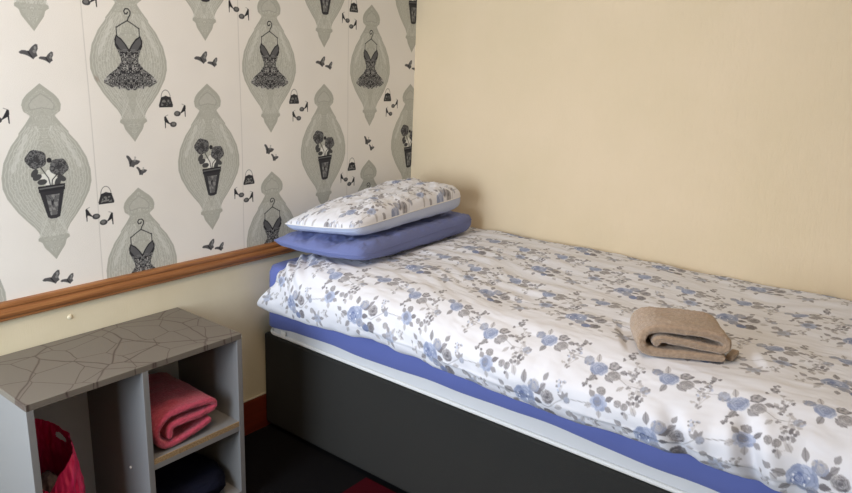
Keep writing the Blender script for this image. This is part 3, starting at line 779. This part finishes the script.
# dark cloth in the lower right compartment
def blob(name, cx, cy, z0, rx, ry, rz, M, seed, amp, label, cat, n=90, pw=2.6):
    u = np.linspace(0, 2 * np.pi, n, endpoint=False); v = np.linspace(-np.pi / 2, np.pi / 2, n // 2)
    U, V = np.meshgrid(u, v, indexing='ij')
    f = lambda c: np.sign(c) * np.abs(c) ** (2 / pw)
    x = f(np.cos(V)) * f(np.cos(U)); y = f(np.cos(V)) * f(np.sin(U)); z = f(np.sin(V))
    k = 1 + amp * (fbm(x * 2.2 + z, y * 2.2, seed, 4) + .6 * fbm(z * 5 + x, x * 4 - y * 2, seed + 3, 3)) * (np.cos(V) ** .3 if True else 1)
    P = np.stack([cx + rx * x * k, cy + ry * y * k, z0 + rz + rz * z * (1 + (k - 1) * .6)], -1)
    P[..., 2] = np.maximum(P[..., 2], z0 + .001)
    Vv, Q = grid_arrays(P, wrap=True)
    return tag(raw_mesh(name, Vv, Q, M), label, cat)
M_navy = mat('navy_fleece', (26, 28, 42), .95, bump=(300, .8, (1, 1, 1)), spec=.05)
blob('folded_blanket', -1.405, -.202, .0485, .132, .132, .044, M_navy, 14, .13, 'dark navy folded cloth in the lower right compartment of the grey unit', 'blanket', pw=3.2)

# pink carrier bag in the left compartment
def bag_mat(nt, b, tc):
    b.inputs['Transmission Weight'].default_value = 0.0
    b.inputs['Coat Weight'].default_value = .2
    b.inputs['Subsurface Weight'].default_value = .0
M_bag = mat('magenta_plastic', (222, 44, 104), .32, spec=.55, build=bag_mat)
def bag():
    nu, nv = 220, 120
    th = np.linspace(0, 2 * np.pi, nu, endpoint=False); t = np.linspace(0, 1, nv)
    TH, Tt = np.meshgrid(th, t, indexing='ij')
    # rim height as a function of the angle: high at the back and right, low at the front left
    ang = np.degrees(TH)
    rim = np.interp(ang, [0, 37, 80, 127, 165, 200, 225, 250, 280, 307, 335, 360], [.40, .41, .425, .435, .39, .28, .275, .33, .37, .40, .40, .40])
    z = .052 + Tt * (rim - .052)
    cx = -1.775 + .006 * Tt; cy = -.19
    rx = .068 + .004 * np.sin(Tt * 5) - .012 * Tt ** 3 ; ry = .11 + .012 * np.sin(Tt * 3) - .02 * Tt ** 3
    cr = fbm(TH * 2.2 + Tt * 2, Tt * 3.2 - TH, 70, 4); cr = cr - np.abs(fbm(TH * 3, Tt * 4, 74, 2)) * .7
    blend = np.minimum(1, np.minimum(TH, 2 * np.pi - TH) / .3); cr = cr * blend
    k = 1 + .16 * cr * (.3 + Tt)
    x = cx + rx * k * np.cos(TH); y = cy + ry * k * np.sin(TH)
    x = np.maximum(x, X0 + T + .003)
    P = np.stack([x, y, z + .006 * fbm(TH * 1.5, Tt * 2, 79, 2) * blend], -1)
    V, Q = grid_arrays(P, wrap=True)
    # handle hole near the rim on the right hand side
    c = V[Q].mean(1); a = np.degrees(np.mod(np.arctan2(c[:, 1] - cy, (c[:, 0] + 1.775) * 1.6), 2 * np.pi)); rr_ = np.interp(a, [0, 37, 80, 127, 165, 200, 225, 250, 280, 307, 335, 360], [.40, .41, .425, .435, .39, .28, .275, .33, .37, .40, .40, .40])
    hole = (((a - 20) / 14) ** 2 + ((c[:, 2] - rr_ + .033) / .014) ** 2) < 1
    o = raw_mesh('carrier_bag', V, Q[~hole], M_bag)
    so = o.modifiers.new('t', 'SOLIDIFY'); so.thickness = .0008
    return tag(o, 'crinkled pink plastic carrier bag with handle hole in the left compartment of the grey unit', 'bag')
bag()
M_cont = mat('grey_beige_knit', (150, 132, 128), .95, bump=(120, .9, (1, 1, 1)), noise=(30, (92, 78, 80), (1, 1, 1)))
blob('crumpled_clothing', -1.778, -.195, .06, .034, .055, .12, M_cont, 33, .22, 'crumpled grey and beige clothing inside the pink carrier bag', 'clothing', n=110, pw=2.4)
